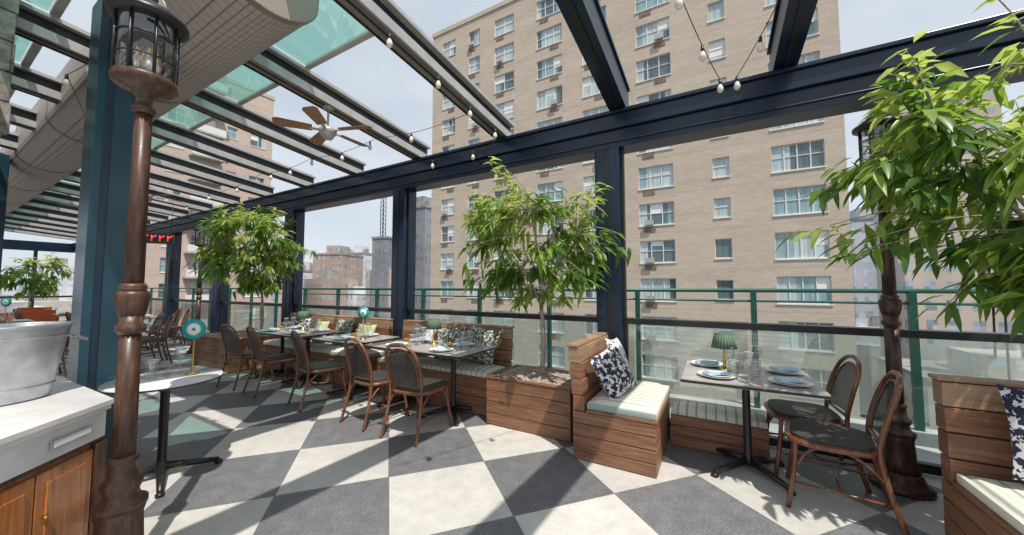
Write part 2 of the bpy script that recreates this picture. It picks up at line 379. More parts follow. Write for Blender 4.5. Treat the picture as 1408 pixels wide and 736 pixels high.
for i in range(1,15):
    x0=.13-1.5*i; pane(x0-1.5+.12,x0-.12,-2.75,-1.95,.22); slab(b,x0-1.5+.12,x0-.12,-1.949,-1.90,.20,.24,'alu')
    pane(x0-1.5+.12,x0-.12,-3.9,-3.45,.22); slab(b,x0-1.5+.12,x0-.12,-3.44,-3.38,.20,.24,'alu')
b.obj('teal_roof_glass')
b=B(); n=14; prof=[]
for i in range(n+1):
    a=math.pi+math.pi*i/n; prof.append((-2.78+.36*math.cos(a),3.72+.26*math.sin(a)))
prof+=[(-2.42,4.1),(-3.14,4.1)]
k=len(prof); x0,x1=-24,-1.75
b.add([(x0,p[0],p[1]) for p in prof]+[(x1,p[0],p[1]) for p in prof],[(i,(i+1)%k,k+(i+1)%k,k+i) for i in range(k)],'duct',False)
b.add([(x1+.001,p[0],p[1]) for p in prof],[tuple(range(k))],'duct')
for xx in [ -1.78-2.4*i for i in range(10)]:
    pr=[(-2.78+(p[0]+2.78)*1.02,3.72+(p[1]-3.72)*1.03) for p in prof]
    b.add([(xx-.03,p[0],p[1]) for p in pr]+[(xx+.03,p[0],p[1]) for p in pr],[(i,(i+1)%k,k+(i+1)%k,k+i) for i in range(k)]+[tuple(range(k)),tuple(range(2*k-1,k-1,-1))],'rafter')
b.obj('ventilation_duct')
b=B(); b.box(-24,-2.2,-4.9,-3.96,3.55,3.75,'rafter'); b.box(-24,-2.2,-3.955,-3.90,3.48,3.78,'black'); b.box(-24,-5.3,-5.2,-4.901,3.1,4.1,'stone'); b.obj('roof_soffit')
b=B(); random.seed(3)
for j in range(6):
    z0=2.75+j*.26; xo=0
    while xo<1.2:
        wd=random.uniform(.25,.5); b.box(-5.3+xo,-5.3+min(1.2,xo+wd)-.012,-4.7,-3.62+random.uniform(-.015,.015),z0,z0+.248,'stone'); xo+=wd
b.box(-5.28,-4.12,-4.68,-3.65,2.74,4.3,'stone'); b.box(-5.3,-4.1,-7,-4.701,0.002,4.3,'stone'); b.obj('stone_wall',bev=.01)
for (x,y) in [(-3.17,-3.19),(-9.6,-3.3),(-16,-3.3)]:
    b=B(); b.box(x-.15,x+.15,y-.15,y+.15,0.031,3.72,'teal'); b.box(x-.19,x+.19,y-.19,y+.19,0.002,.03,'teal')
    b.box(x-.05,x+.05,y+.152,y+.165,.2,3.6,'navy'); b.box(x+.152,x+.160,y-.1,y-.06,.2,3.6,'navy'); b.obj('teal_column',bev=.008)
b=B()
for i in range(9):
    y=-9.5+i*1.2; b.box(-24.1,-24,y-.05,y+.05,0,3.0,'navy')
b.box(-24.12,-23.98,-10,0,3.001,3.4,'navy'); b.box(-24.11,-23.99,-10,0,1.0,1.08,'navy'); b.obj('end_window_wall')

# ------------------------------------------------------------------ furniture meshes
def chair_mesh():
    b=B(); r=.0150
    arch=cat([(-.215,-.30,0),(-.20,-.235,.25),(-.195,-.205,.46),(-.205,-.235,.64),(-.185,-.285,.80),(-.11,-.315,.885),(0,-.325,.91),(.11,-.315,.885),(.185,-.285,.80),(.205,-.235,.64),(.195,-.205,.46),(.20,-.235,.25),(.215,-.30,0)],5)
    b.tube(arch,r,'frame',8)
    inner=cat([(-.165,-.215,.50),(-.172,-.235,.62),(-.155,-.28,.76),(-.09,-.305,.84),(0,-.314,.862),(.09,-.305,.84),(.155,-.28,.76),(.172,-.235,.62),(.165,-.215,.50)],5)
    b.tube(inner,.009,'frame',6); b.tube([(-.2,-.21,.50),(.2,-.21,.50)],.011,'frame',6)
    rows=[(.505,.163,-.216),(.56,.168,-.222),(.62,.170,-.236),(.69,.163,-.258),(.76,.150,-.280),(.80,.125,-.295),(.84,.085,-.306),(.858,.04,-.312)]
    vs=[];fs=[];nx=9
    for z,hw,y in rows:
        for i in range(nx):
            t=-1+2*i/(nx-1); vs.append((hw*t,y-.02*(1-t*t),z))
    for j in range(len(rows)-1):
        for i in range(nx-1): fs.append((j*nx+i,j*nx+i+1,(j+1)*nx+i+1,(j+1)*nx+i))
    b.add(vs,fs,'weave',True)
    seat=[]; 
    for i in range(28):
        a=2*math.pi*i/28; c_,s_=math.cos(a),math.sin(a); e=.55
        seat.append((.222*abs(c_)**e*(1 if c_>0 else -1)*(1.0+.06*(s_>0)),.225*abs(s_)**e*(1 if s_>0 else -1)+.01))
    b.prism(seat,.435,.452,'frame'); 
    b.prism([(x*.94,y*.94) for x,y in seat],.4525,.470,'seatw')
    b.tube([(x,y,.432) for x,y in seat],.017,'frame',8,True)
    for sx in (-1,1):
        b.tube(cat([(sx*.195,.19,.43),(sx*.20,.205,.25),(sx*.225,.245,0)],4),[r]*9,'frame',8)
        b.tube(cat([(sx*.20,.20,.30),(sx*.16,.19,.39),(sx*.08,.19,.425)],4),.008,'frame',6)
        b.tube(cat([(sx*.197,-.225,.30),(sx*.16,-.20,.39),(sx*.08,-.19,.425)],4),.008,'frame',6)
        b.tube(cat([(sx*.20,.19,.28),(sx*.2,.12,.39),(sx*.2,0,.425),(sx*.2,-.12,.39),(sx*.2,-.23,.28)],4),.009,'frame',6)
        b.tube([(sx*.208,.22,.17),(sx*.208,-.252,.17)],.008,'frame',6)
    b.tube([(-.208,-.02,.17),(.208,-.02,.17)],.008,'frame',6)
    return b.mesh('bistro_chair')
CH=chair_mesh()
def chair(x,y,deg): place('bistro_chair',CH,(x,y,0.001),R(deg))
def pedestal(b,cx,cy,h,spread=.33):
    b.lathe([(.045,.05),(.045,.09),(.028,.12),(.028,h-.08),(.05,h-.05),(.05,h-.02)],'black',(cx,cy,0),16)
    for i in range(4):
        a=math.pi/4+i*math.pi/2; c,s=math.cos(a),math.sin(a)
        b.tube([(cx+c*.02,cy+s*.02,.085),(cx+c*spread*.6,cy+s*spread*.6,.055),(cx+c*spread,cy+s*spread,.03)],[.03,.024,.018],'black',8)
        b.lathe([(.026,0.002),(.026,.02),(.012,.03)],'black',(cx+c*spread,cy+s*spread,0),10)
def table_mesh(w,d,npeds=1,top='tabletop'):
    b=B(); b.box(-w/2,w/2,-d/2,d/2,.722,.75,top); b.box(-w/2-.004,w/2+.004,-d/2-.004,d/2+.004,.725,.742,'black'); b.box(-w/4,w/4,-d/4,d/4,.70,.7215,'black')
    for i in range(npeds):
        cx=0 if npeds==1 else (-w/4 + i*w/2)
        pedestal(b,cx,0,.72)
    return b.mesh('dining_table')
T1=table_mesh(.92,.72); T2=table_mesh(1.45,.72,2)
def plate_mesh():
    b=B(); b.lathe([(.0,.004),(.07,.004),(.085,.006),(.13,.02),(.135,.022),(.13,.017),(.08,.001),(0,.001)],'white',n=28)
    b.lathe([(0,.010),(.05,.010),(.062,.013),(.095,.026),(.098,.027),(.094,.022),(.06,.0085),(0,.0075)],'white',n=28)
    b.tr=Matrix.Rotation(.4,4,'Z'); b.box(-.05,.05,-.085,.085,.024,.034,'napkin'); b.box(-.045,.04,-.08,.07,.0345,.042,'napkin'); return b.mesh('dinner_plate')
PL=plate_mesh()
def glass_mesh():
    b=B(); b.lathe([(.0,.004),(.028,.004),(.03,.01),(.036,.11),(.038,.12)],'cupglass',n=20); b.popface()
    b.tube([(.038*math.cos(2*math.pi*i/20),.038*math.sin(2*math.pi*i/20),.12) for i in range(20)],.0018,'bulb',4,True)
    b.tube([(.028*math.cos(2*math.pi*i/20),.028*math.sin(2*math.pi*i/20),.006) for i in range(20)],.003,'bulb',4,True); return b.mesh('water_glass')
GL=glass_mesh()
def wine_mesh():
    b=B(); b.lathe([(.0,.002),(.034,.002),(.032,.006),(.005,.012),(.004,.085),(.012,.095),(.034,.125),(.038,.155),(.030,.20)],'cupglass',n=20); b.popface()
    b.tube([(.03*math.cos(2*math.pi*i/20),.03*math.sin(2*math.pi*i/20),.20) for i in range(20)],.0018,'bulb',4,True)
    b.tube([(0,0,.01),(0,0,.09)],.003,'bulb',5); return b.mesh('wine_glass')
WG=wine_mesh()
def lamp_mesh():
    b=B(); b.lathe([(0,0.001),(.055,0.001),(.055,.008),(.03,.02),(.014,.035),(.01,.05),(.016,.07),(.010,.09),(.008,.2),(.012,.21),(.005,.22),(0,.3)],'brass',n=20)
    n=48; b.lathe([(.095,.185),(.070,.30)],'shade',n=n,flute=1,amp=.025); b.lathe([(.07,.3),(.012,.301)],'shade',n=20); return b.mesh('table_lamp')
TL=lamp_mesh()
def numsign_mesh():
    b=B(); b.lathe([(0,0.001),(.04,0.001),(.04,.008),(.006,.012),(.005,.25),(0,.25)],'brass',n=16)
    b.tr=Matrix.Translation((0,0,.31))@Matrix.Rotation(math.pi/2,4,'X')
    b.lathe([(0,-.006),(.070,-.006),(.070,.006),(0,.006)],'sign_teal',n=32); 
    for z in (-.0085,.0065): b.lathe([(.0,z),(.042,z),(.042,z+.002),(0,z+.002)],'white',n=28)
    for z in (-.0105,.009): b.lathe([(.0,z),(.012,z),(.012,z+.0015),(0,z+.0015)],'sign_teal',n=16)
    return b.mesh('table_number_sign')
NS=numsign_mesh()
def fork():
    b=B(); b.box(-.006,.006,-.09,.03,0,.003,'galv'); b.box(-.011,.011,.0301,.09,0,.003,'galv'); return b.mesh('cutlery')
FK=fork()
def candle():
    b=B(); b.lathe([(0,.002),(.03,.002),(.035,.03),(.033,.055)],'brass',n=16); b.popface(); b.lathe([(0,.045),(.03,.045)],'white',n=16); b.popface(); return b.mesh('candle_holder')
CD=candle()
def settle(x,y,w,n,both=True,z=.751):
    for i in range(n):
        px=x-w/2+(i+.5)*w/n
        for sy in ((-1,1) if both else (-1,)):
            place('dinner_plate',PL,(px+random.uniform(-.02,.02),y+sy*.20,z),random.uniform(-.3,.3)+ (0 if sy<0 else math.pi))
            place('cutlery',FK,(px+.17,y+sy*.20,z+.001),0)
            place('water_glass',GL,(px+.12,y+sy*.06+random.uniform(-.02,.02),z)); place('wine_glass',WG,(px+.19,y+sy*.055,z))
        place('candle_holder',CD,(px-.05,y,z))

place('dining_table',T2,(-1.98,-.80,0)); place('dining_table',T1,(-3.35,-.80,0)); place('dining_table',T2,(-4.85,-.80,0))
settle(-1.98,-.8,1.4,2); settle(-3.35,-.8,.9,1); settle(-4.85,-.8,1.4,2)
place('table_lamp',TL,(-2.03,-.68,.751)); place('table_lamp',TL,(-4.95,-.62,.751)); place('table_number_sign',NS,(-3.10,-.88,.751),R(20),scale=(1.15,1.15,1.15))
for x,y,a in [(-1.63,-1.32,4),(-2.28,-1.30,-6),(-3.36,-1.28,-14),(-4.42,-1.30,-8),(-5.12,-1.32,5)]: chair(x,y,a)
TR=table_mesh(.88,.78); place('dining_table',TR,(1.20,-.60,0))
for (x,y,r_) in [(.93,-.38,80),(1.0,-.80,95),(1.46,-.78,-90),(1.48,-.38,-85)]: place('dinner_plate',PL,(x,y,.751),R(r_))
for (x,y) in [(1.12,-.72),(1.27,-.62),(1.18,-.33)]: place('water_glass',GL,(x,y,.751))
for (x,y) in [(1.22,-.75),(1.30,-.38),(1.10,-.55)]: place('wine_glass',WG,(x,y,.751))
place('table_lamp',TL,(1.06,-.50,.751))
chair(1.66,-.84,82); chair(1.60,-.34,95)
b=B(); b.lathe([(0,.722),(.33,.722),(.345,.736),(.345,.742),(.335,.752),(0,.752)],'marble',n=48); b.lathe([(.347,.727),(.347,.737)],'black',n=48); b.popface(); b.popface(); pedestal(b,0,0,.72,.34); b.obj('round_table',(-2.70,-2.95,0),.5)
place('table_number_sign',NS,(-2.68,-2.80,.753),R(50),scale=(1.1,1.1,1.15)); place('water_glass',GL,(-2.86,-2.98,.753)); place('water_glass',GL,(-2.78,-3.02,.753)); place('wine_glass',WG,(-2.80,-2.84,.753))
for (x,y,a,s) in [(-8.6,-2.2,0,1),(-10.9,-1.2,0,1),(-11.3,-2.9,0,1),(-13.6,-1.6,0,1),(-14.0,-4.2,0,1)]:
    place('dining_table',T1,(x,y,0)); settle(x,y,.9,1)
    chair(x-.25,y-.62,5); chair(x+.3,y-.6,-8); chair(x-.2,y+.6,180); chair(x+.28,y+.62,172)
    if s: place('table_number_sign',NS,(x,y,.751),R(35),scale=(1.3,1.3,1.3))

# ------------------------------------------------------------------ benches
def planks(b,x0,x1,y0,y1,z0,z1,n,k,gap=.006):
    b.box(x0+.012,x1-.012,y0+.012,y1-.012,z0+.004,z1-.004,'black')
    h=(z1-z0)/n
    for i in range(n):
        o=random.uniform(0,.003)
        b.box(x0-o,x1+o,y0-o,y1+o,z0+i*h+gap/2,z0+(i+1)*h-gap/2,k)
def cushion(b,x0,x1,y0,y1,z,t,k):
    nx=max(4,int((x1-x0)/.08)); ny=6; vs=[];fs=[]
    def hh(i,j):
        u=2*i/nx-1;v=2*j/ny-1; return t*(.55+.45*((1-abs(u)**6)*(1-abs(v)**4))**.4)
    for j in range(ny+1):
        for i in range(nx+1): vs.append((x0+(x1-x0)*i/nx,y0+(y1-y0)*j/ny,z+hh(i,j)))
    o=len(vs)
    for j in range(ny+1):
        for i in range(nx+1): vs.append((x0+(x1-x0)*i/nx,y0+(y1-y0)*j/ny,z))
    W=nx+1
    for j in range(ny):
        for i in range(nx): a=j*W+i; fs.append((a,a+1,a+1+W,a+W)); fs.append((o+a,o+a+W,o+a+1+W,o+a+1))
    for i in range(nx): fs.append((i,o+i,o+i+1,i+1)); a=ny*W+i; fs.append((a,a+1,o+a+1,o+a))
    for j in range(ny): a=j*W; fs.append((a,a+W,o+a+W,o+a)); a=j*W+nx; fs.append((a,o+a,o+a+W,a+W))
    b.add(vs,fs,k,True)
def bench(name,w,d,loc,deg):
    b=B(); planks(b,-w/2,w/2,-d/2,d/2,0.003,.40,4,'bench')
    b.box(-w/2-.005,w/2+.005,-d/2-.012,d/2-.115,.402,.425,'bench')
    h=.53; n=4
    for i in range(n):
        z0=.402+i*h/n+.003; z1=.402+(i+1)*h/n-.003; rk=.025*i
        y0=d/2-.10+rk*.5; y1=d/2-.0+rk*.5
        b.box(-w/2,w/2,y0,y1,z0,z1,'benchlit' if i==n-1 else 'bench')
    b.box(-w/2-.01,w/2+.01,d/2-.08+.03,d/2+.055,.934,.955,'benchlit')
    cushion(b,-w/2+.01,w/2-.01,-d/2-.005,d/2-.118,.427,.085,'stripe')
    return b.obj(name,loc,R(deg),bev=.003)
def pillow_mesh(name,k,s=.44,t=.15):
    b=B(); n=12; vs=[];fs=[]
    for side in (1,-1):
        o=len(vs)
        for j in range(n+1):
            for i in range(n+1):
                u=2*i/n-1; v=2*j/n-1; pin=1-.10*(1-abs(u)**2)*(abs(v)**3); pin2=1-.10*(1-abs(v)**2)*(abs(u)**3)
                th=t/2*(max(0,(1-abs(u)**2.6)*(1-abs(v)**2.6)))**.55
                th*=1+.10*math.sin(5*u+3*v)+.06*math.sin(9*v-4*u)
                vs.append((u*s/2*pin2,side*th,v*s/2*pin))
        for j in range(n):
            for i in range(n):
                a=o+j*(n+1)+i; f=(a,a+1,a+n+2,a+n+1); fs.append(f if side<0 else tuple(reversed(f)))
    b.add(vs,fs,k,True); return b.mesh(name)
PN=pillow_mesh('pillow','pnavy'); PG=pillow_mesh('pillow','pgreen',.46); PW=pillow_mesh('pillow','pwhite',.42); PLm=pillow_mesh('pillow','plime',.38)
def pillow(me,x,y,z,tilt,rz,roll=0): place('throw_pillow',me,(x,y,z),rot=(R(tilt),R(roll),R(rz)))
bench('booth_bench',.95,.66,(.255,-.62,0),90)
pillow(PW,.14,-.42,.74,-16,88,6); pillow(PN,.20,-.80,.69,-24,74,-14)
bench('banquette_bench',1.85,.52,(-2.15,-.40,0),0); bench('banquette_bench',2.75,.52,(-4.75,-.40,0),0)
pillow(PG,-1.55,-.34,.72,-16,0,8); pillow(PG,-2.05,-.36,.70,-18,4,-5); pillow(PW,-2.55,-.34,.71,-16,-3,5); pillow(PLm,-3.75,-.34,.69,-15,5); pillow(PG,-4.3,-.34,.70,-15,-5); pillow(PLm,-4.9,-.34,.69,-15,-5); pillow(PN,-5.5,-.34,.69,-15,5)
bench('booth_bench',1.3,.62,(2.72,-1.40,0),0)
pillow(PN,2.42,-1.30,.73,-20,6,8); pillow(PN,2.95,-1.3,.72,-18,0)
b=B(); planks(b,.62,1.36,-.40,-.14,.003,.28,3,'bench'); cushion(b,.625,1.355,-.405,-.15,.282,.08,'stripe'); b.obj('window_seat_bench',bev=.003)
# ------------------------------------------------------------------ planters & trees
def planter(x0,x1,y0,y1,h=.5):
    b=B(); planks(b,x0,x1,y0,y1,0.003,h-.02,4,'bench')
    t=.05
    b.box(x0-.01,x1+.01,y0-.01,y0+t,h-.018,h,'bench'); b.box(x0-.01,x1+.01,y1-t,y1+.01,h-.018,h,'bench')
    b.box(x0-.01,x0+t,y0+t+.001,y1-t-.001,h-.018,h,'bench'); b.box(x1-t,x1+.01,y0+t+.001,y1-t-.001,h-.018,h,'bench')
    nx=26;ny=20;vs=[];fs=[]
    for j in range(ny+1):
        for i in range(nx+1):
            vs.append((x0+t+(x1-x0-2*t)*i/nx,y0+t+(y1-y0-2*t)*j/ny,h-.012+random.uniform(-.004,.016)))
    for j in range(ny):
        for i in range(nx): a=j*(nx+1)+i; fs.append((a,a+1,a+nx+2,a+nx+1))
    b.add(vs,fs,'soil'); b.obj('wooden_planter',bev=.003)
planter(-1.14,-.20,-.83,-.17); planter(-7.6,-6.2,-1.15,-.2,.55); planter(2.46,3.4,-1.0,-.2,.5); planter(-22.4,-21.6,-1.8,-1.0,.5)

def leaf(b,p,d,side,L,W,k):
    d=d.normalized(); s=d.cross(side)
    if s.length<1e-3: s=d.orthogonal()
    s.normalize(); n=s.cross(d).normalized()
    if n.z<0: n=-n
    dr=Vector((0,0,-1))
    def pt(t,w,fold): return p+d*L*t+dr*(L*.38*t*t)+s*w*W+n*(abs(w)*W*.35*fold)
    vs=[pt(0,0,0),pt(.35,-.5,1),pt(.35,0,0),pt(.35,.5,1),pt(.72,-.33,1),pt(.72,0,0),pt(.72,.33,1),pt(1,0,0)]
    b.add([tuple(v) for v in vs],[(0,2,1),(0,3,2),(1,2,5,4),(2,3,6,5),(4,5,7),(5,6,7)],k,True)
def tree(name,base,h0,cen,rad,ncl,nl,L,seed,stems=4,lean=(0,0)):
    rnd=random.Random(seed); b=B(); base=Vector(base); cen=Vector(cen)
    top=Vector((base.x+lean[0],base.y+lean[1],h0))
    tr=cat([base,base.lerp(top,.5)+Vector((.02,.01,0)),top],5)
    b.tube(tr,[.030-.010*i/(len(tr)-1) for i in range(len(tr))],'bark',10)
    for q in range(2):
        off=Vector((rnd.uniform(-.03,.03),rnd.uniform(-.03,.03),0)); t2=cat([base+off,base.lerp(top,.5)-off*1.3+Vector((0,0,.05)),top+off],5); b.tube(t2,.013,'bark',8)
    nodes=[]
    for q in range(stems):
        a=2*math.pi*q/stems+rnd.uniform(-.4,.4); e=cen+Vector((math.cos(a)*rad[0]*.42,math.sin(a)*rad[1]*.42,rad[2]*rnd.uniform(.05,.5)))
        st=cat([top,top.lerp(e,.4)+Vector((0,0,.08)),e],6); b.tube(st,[.018-.011*i/(len(st)-1) for i in range(len(st))],'bark',7); nodes+=st[3:]
    lead=cat([top,cen+Vector((.03,0,rad[2]*.5))],8); b.tube(lead,[.016-.011*i/(len(lead)-1) for i in range(len(lead))],'bark',7); nodes+=lead[2:]
    made=0; tries=0
    while made<ncl and tries<ncl*20:
        tries+=1
        v=Vector((rnd.gauss(0,1),rnd.gauss(0,1),rnd.gauss(0,1))).normalized()
        r=rnd.uniform(.35,1.0)**.6
        lump=.78+.36*noise.noise(v*1.7+Vector((seed,0,0)))+rnd.uniform(-.06,.14)
        p=cen+Vector((v.x*rad[0],v.y*rad[1],v.z*rad[2]))*r*lump
        if noise.noise(p*2.6+Vector((0,seed*3,0)))<-.12: continue
        made+=1
        nd=min(nodes,key=lambda q:(q-p).length+(.35 if q.z>p.z+.15 else 0))
        mid=nd.lerp(p,.5)+Vector((0,0,.05)); br=cat([nd,mid,p],4); b.tube(br,[.006-.0035*i/(len(br)-1) for i in range(len(br))],'bark',5)
        out=(p-nd).normalized() if (p-nd).length>.01 else v
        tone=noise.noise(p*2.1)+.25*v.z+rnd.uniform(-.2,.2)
        for q in range(nl):
            t=rnd.random(); pos=nd.lerp(p,.45+.6*t)+Vector((rnd.gauss(0,.03),rnd.gauss(0,.03),rnd.gauss(0,.025)))
            a=rnd.uniform(0,2*math.pi)
            d=out*.7+Vector((math.cos(a),math.sin(a),0))*.8+Vector((0,0,rnd.uniform(-.9,.2)))
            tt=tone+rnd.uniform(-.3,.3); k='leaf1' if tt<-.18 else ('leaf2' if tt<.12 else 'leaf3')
            l=L*rnd.uniform(.65,1.2)
            leaf(b,pos,d,Vector((rnd.gauss(0,.3),rnd.gauss(0,.3),1)),l,l*.31,k)
    return b.obj(name)
tree('ficus_tree',(-.66,-.47,.49),1.25,(-.76,-.52,1.98),(1.22,.92,.84),155,13,.155,3)
tree('ficus_tree',(-6.35,-.6,.54),1.3,(-6.25,-.85,2.16),(1.12,.95,1.02),190,15,.17,11)
tree('ficus_tree',(2.92,-.62,.49),1.35,(2.58,-.95,2.16),(1.15,.9,1.04),180,14,.16,23,5,(-.05,-.1))
tree('ficus_tree',(-22,-1.4,.5),1.0,(-22,-1.4,1.9),(1.2,1.1,1.0),60,12,.28,31)

# ------------------------------------------------------------------ street lamps
def post_lamp_mesh():
    b=B()
    b.lathe([(.17,0.002),(.17,.03),(.155,.05),(.135,.06),(.12,.10),(.115,.13)],'cast',n=24)
    b.lathe([(.105,.13),(.085,.20),(.078,.36),(.088,.40)],'cast',n=28,flute=1,amp=.05)
    b.lathe([(.095,.40),(.095,.425),(.07,.44),(.062,.47),(.075,.50),(.075,.52),(.055,.54),(.052,.60),(.06,.62),(.045,.64)],'cast',n=24)
    b.lathe([(.041,.64),(.037,1.22)],'cast',n=28,flute=1,amp=.08)
    b.lathe([(.042,1.22),(.055,1.24),(.055,1.26),(.042,1.275),(.045,1.31)],'cast',n=24)
    b.lathe([(.045,1.31),(.055,1.36),(.059,1.41),(.054,1.43)],'cast',n=28,flute=1,amp=.07)
    b.lathe([(.05,1.43),(.047,1.44),(.052,1.455),(.041,1.47)],'cast',n=24)
    b.lathe([(.035,1.47),(.030,2.33)],'cast',n=28,flute=1,amp=.09)
    b.lathe([(.036,2.33),(.046,2.34),(.046,2.36),(.032,2.375),(.032,2.41),(.055,2.44),(.10,2.455),(.125,2.475),(.125,2.50),(.12,2.515)],'cast',n=28)
    b.lathe([(.112,2.516),(.112,2.80)],'cupglass',n=24); b.popface()
    for i in range(8):
        a=2*math.pi*i/8; b.tube([(.118*math.cos(a),.118*math.sin(a),2.51),(.118*math.cos(a),.118*math.sin(a),2.81)],.006,'black',6)
    for z in (2.60,2.71): b.tube([(.118*math.cos(2*math.pi*i/24),.118*math.sin(2*math.pi*i/24),z) for i in range(24)],.004,'black',6,True)
    for q in range(4):
        a=q*math.pi/2; c=(.035*math.cos(a),.035*math.sin(a),0)
        b.lathe([(0,2.52),(.012,2.52),(.012,2.62)],'bulb',c,n=10); b.lathe([(.008,2.621),(.014,2.64),(.008,2.67),(0,2.685)],'brass',c,n=10)
    b.lathe([(.14,2.805),(.155,2.815),(.155,2.835),(.13,2.85),(.10,2.88),(.05,2.91),(.025,2.93),(.03,2.95),(.012,2.97),(0,3.0)],'black',n=28)
    return b.mesh('street_lamp')
LP=post_lamp_mesh()
place('street_lamp',LP,(-1.50,-3.44,0)); place('street_lamp',LP,(2.14,-.33,0),scale=(1,1,.95)); place('street_lamp',LP,(-9.1,-.6,0),scale=(1,1,.97)); place('street_lamp',LP,(-13.5,-.6,0),scale=(1,1,.97))

# ------------------------------------------------------------------ counter
b=B(); P=[(-1.83,-3.41),(-2.95,-3.45),(-3.1,-3.95),(-2.2,-4.75),(-1.38,-3.88)]
cx=sum(p[0] for p in P)/5; cy=sum(p[1] for p in P)/5
def sc(f): return [(cx+(x-cx)*f,cy+(y-cy)*f) for x,y in P]
b.prism(sc(1.0),.825,.85,'marble'); b.prism(sc(.985),.80,.8245,'marble'); b.prism(sc(.955),.66,.7995,'marble'); b.prism(sc(.95),.64,.6595,'cast'); b.prism(sc(.93),.06,.6395,'cabinet'); b.prism(sc(.9),0.002,.0595,'black')
A=Vector((*sc(.93)[0],0)); E=Vector((*sc(.93)[4],0)); dv=(E-A); Lg=dv.length; dv.normalize(); nv=Vector((-dv.y,dv.x,0))
if nv.dot(Vector((1,-4.03,0))-A)<0: nv=-nv
b.tr=Matrix(((dv.x,nv.x,0,A.x),(dv.y,nv.y,0,A.y),(0,0,1,0),(0,0,0,1)))
b.box(.0,.06,.001,.03,.06,.638,'cast')
for i in range(2):
    x0=.07+i*.28; b.box(x0,x0+.27,.001,.02,.09,.62,'cabinet'); b.box(x0+.04,x0+.23,.021,.028,.14,.57,'cabinet')
    b.lathe([(.0,0),(.012,0),(.012,.01),(0,.012)],'brass',(x0+.24,.035,.42),12)
b.box(.10,.30,.025,.033,.71,.75,'alu'); b.box(.108,.292,.0335,.035,.716,.744,'white')
b.obj('bar_counter',bev=.004)
b=B(); n=36
def ell(rx_,ry_,z): return [(rx_*math.cos(2*math.pi*i/n),ry_*math.sin(2*math.pi*i/n),z) for i in range(n)]
rings=[ell(.17,.13,0),ell(.18,.14,.01),ell(.24,.18,.38),ell(.245,.185,.39),ell(.235,.175,.395),ell(.17,.13,.02)]
b.add([p for r_ in rings for p in r_],[(j*n+i,j*n+(i+1)%n,(j+1)*n+(i+1)%n,(j+1)*n+i) for j in range(5) for i in range(n)]+[tuple(reversed(range(n))),tuple(5*n+i for i in range(n))],'galv',True)
b.tube(ell(.242,.182,.39),.009,'galv',8,True); b.tube(ell(.192,.148,.07),.005,'galv',6,True); b.tube(ell(.234,.176,.33),.004,'galv',6,True)
b.tube(cat([(-.24,-.05,.32),(-.30,-.03,.29),(-.30,.03,.29),(-.24,.05,.32)],4),.008,'galv',6)
b.tube(cat([(.23,-.05,.32),(.29,-.03,.29),(.29,.03,.29),(.23,.05,.32)],4),.008,'galv',6)
b.obj('ice_bucket',(-2.26,-3.74,.851),R(-80))

# ------------------------------------------------------------------ ceiling fans
def fan_mesh():
    b=B(); b.lathe([(.012,.02),(.012,.30)],'alu',n=10); b.lathe([(.06,.26),(.05,.30),(0,.305)],'alu',n=18)
    b.lathe([(0,-.11),(.05,-.10),(.075,-.06),(.08,-.05),(.09,-.04),(.10,0),(.07,.03),(.012,.045)],'alu',n=24)
    for i in range(5):
        b.tr=Matrix.Rotation(2*math.pi*i/5+.35,4,'Z')@Matrix.Rotation(R(12),4,'X')
        b.box(.08,.19,-.018,.018,-.01,-.002,'alu')
        b.prism([(.16,-.055),(.50,-.075),(.54,-.05),(.54,.05),(.50,.075),(.16,.055)],-.0005,.009,'fanwood')
    return b.mesh('ceiling_fan')
FM=fan_mesh()
for p in [(-2.87,-1.60,3.28),(-8.87,-1.6,3.28)]: place('ceiling_fan',FM,p)

# ------------------------------------------------------------------ string lights
def strand(pts,nb,sag=.08):
    b=B(); P=[Vector(p) for p in pts]; path=[]
    for a,c in zip(P[:-1],P[1:]):
        for j in range(10):
            t=j/10; path.append(a.lerp(c,t)-Vector((0,0,sag*4*t*(1-t)*(a-c).length/2)))
    path.append(P[-1]); b.tube(path,.0035,'black',5)
    for q in range(nb):
        p=path[int((q+.5)*(len(path)-1)/nb)]
        b.lathe([(.0,0),(.011,0),(.013,-.03),(.012,-.045),(0,-.045)],'black',tuple(p),10)
        b.lathe([(.010,-.046),(.018,-.06),(.026,-.085),(.024,-.105),(.012,-.12),(0,-.123)],'bulb',tuple(p),12)
    b.obj('string_lights')
strand([(-1.28,-.2,3.38),(-1.27,-1.5,3.50),(-1.26,-3.0,3.66)],5,.03)
strand([(1.16,-.22,3.30),(.85,-1.5,3.44),(.3,-3.0,3.6)],5)
strand([(1.16,-.22,3.30),(1.50,-1.2,3.50),(1.55,-2.6,3.6)],5)
strand([(-1.30,-.9,3.42),(-2.87,-.9,3.46),(-4.37,-.9,3.46),(-5.87,-.9,3.46),(-8.87,-.9,3.46)],9)
strand([(-2.8,-.22,3.34),(-1.35,-.22,3.36)],2,.10)
strand([(-2.0,-3.2,3.5),(-4.37,-3.3,3.5),(-7.37,-2.3,3.46),(-10,-.4,3.4)],10)
b=B(); b.box(-.3,.3,-.03,.03,-.12,.12,'black')
for i in range(4): b.tube([(-.22+i*.14,-.036,-.07),(-.22+i*.14,-.036,.07)],.012,'neon',6); b.tube([(-.22+i*.14,-.036,0),(-.14+i*.14,-.036,.07)],.012,'neon',6)
b.tube([(-.25,0,.12),(-.25,0,.9)],.006,'black',5); b.tube([(.25,0,.12),(.25,0,.9)],.006,'black',5); b.obj('neon_sign',(-10.4,-1.0,2.60),R(60))
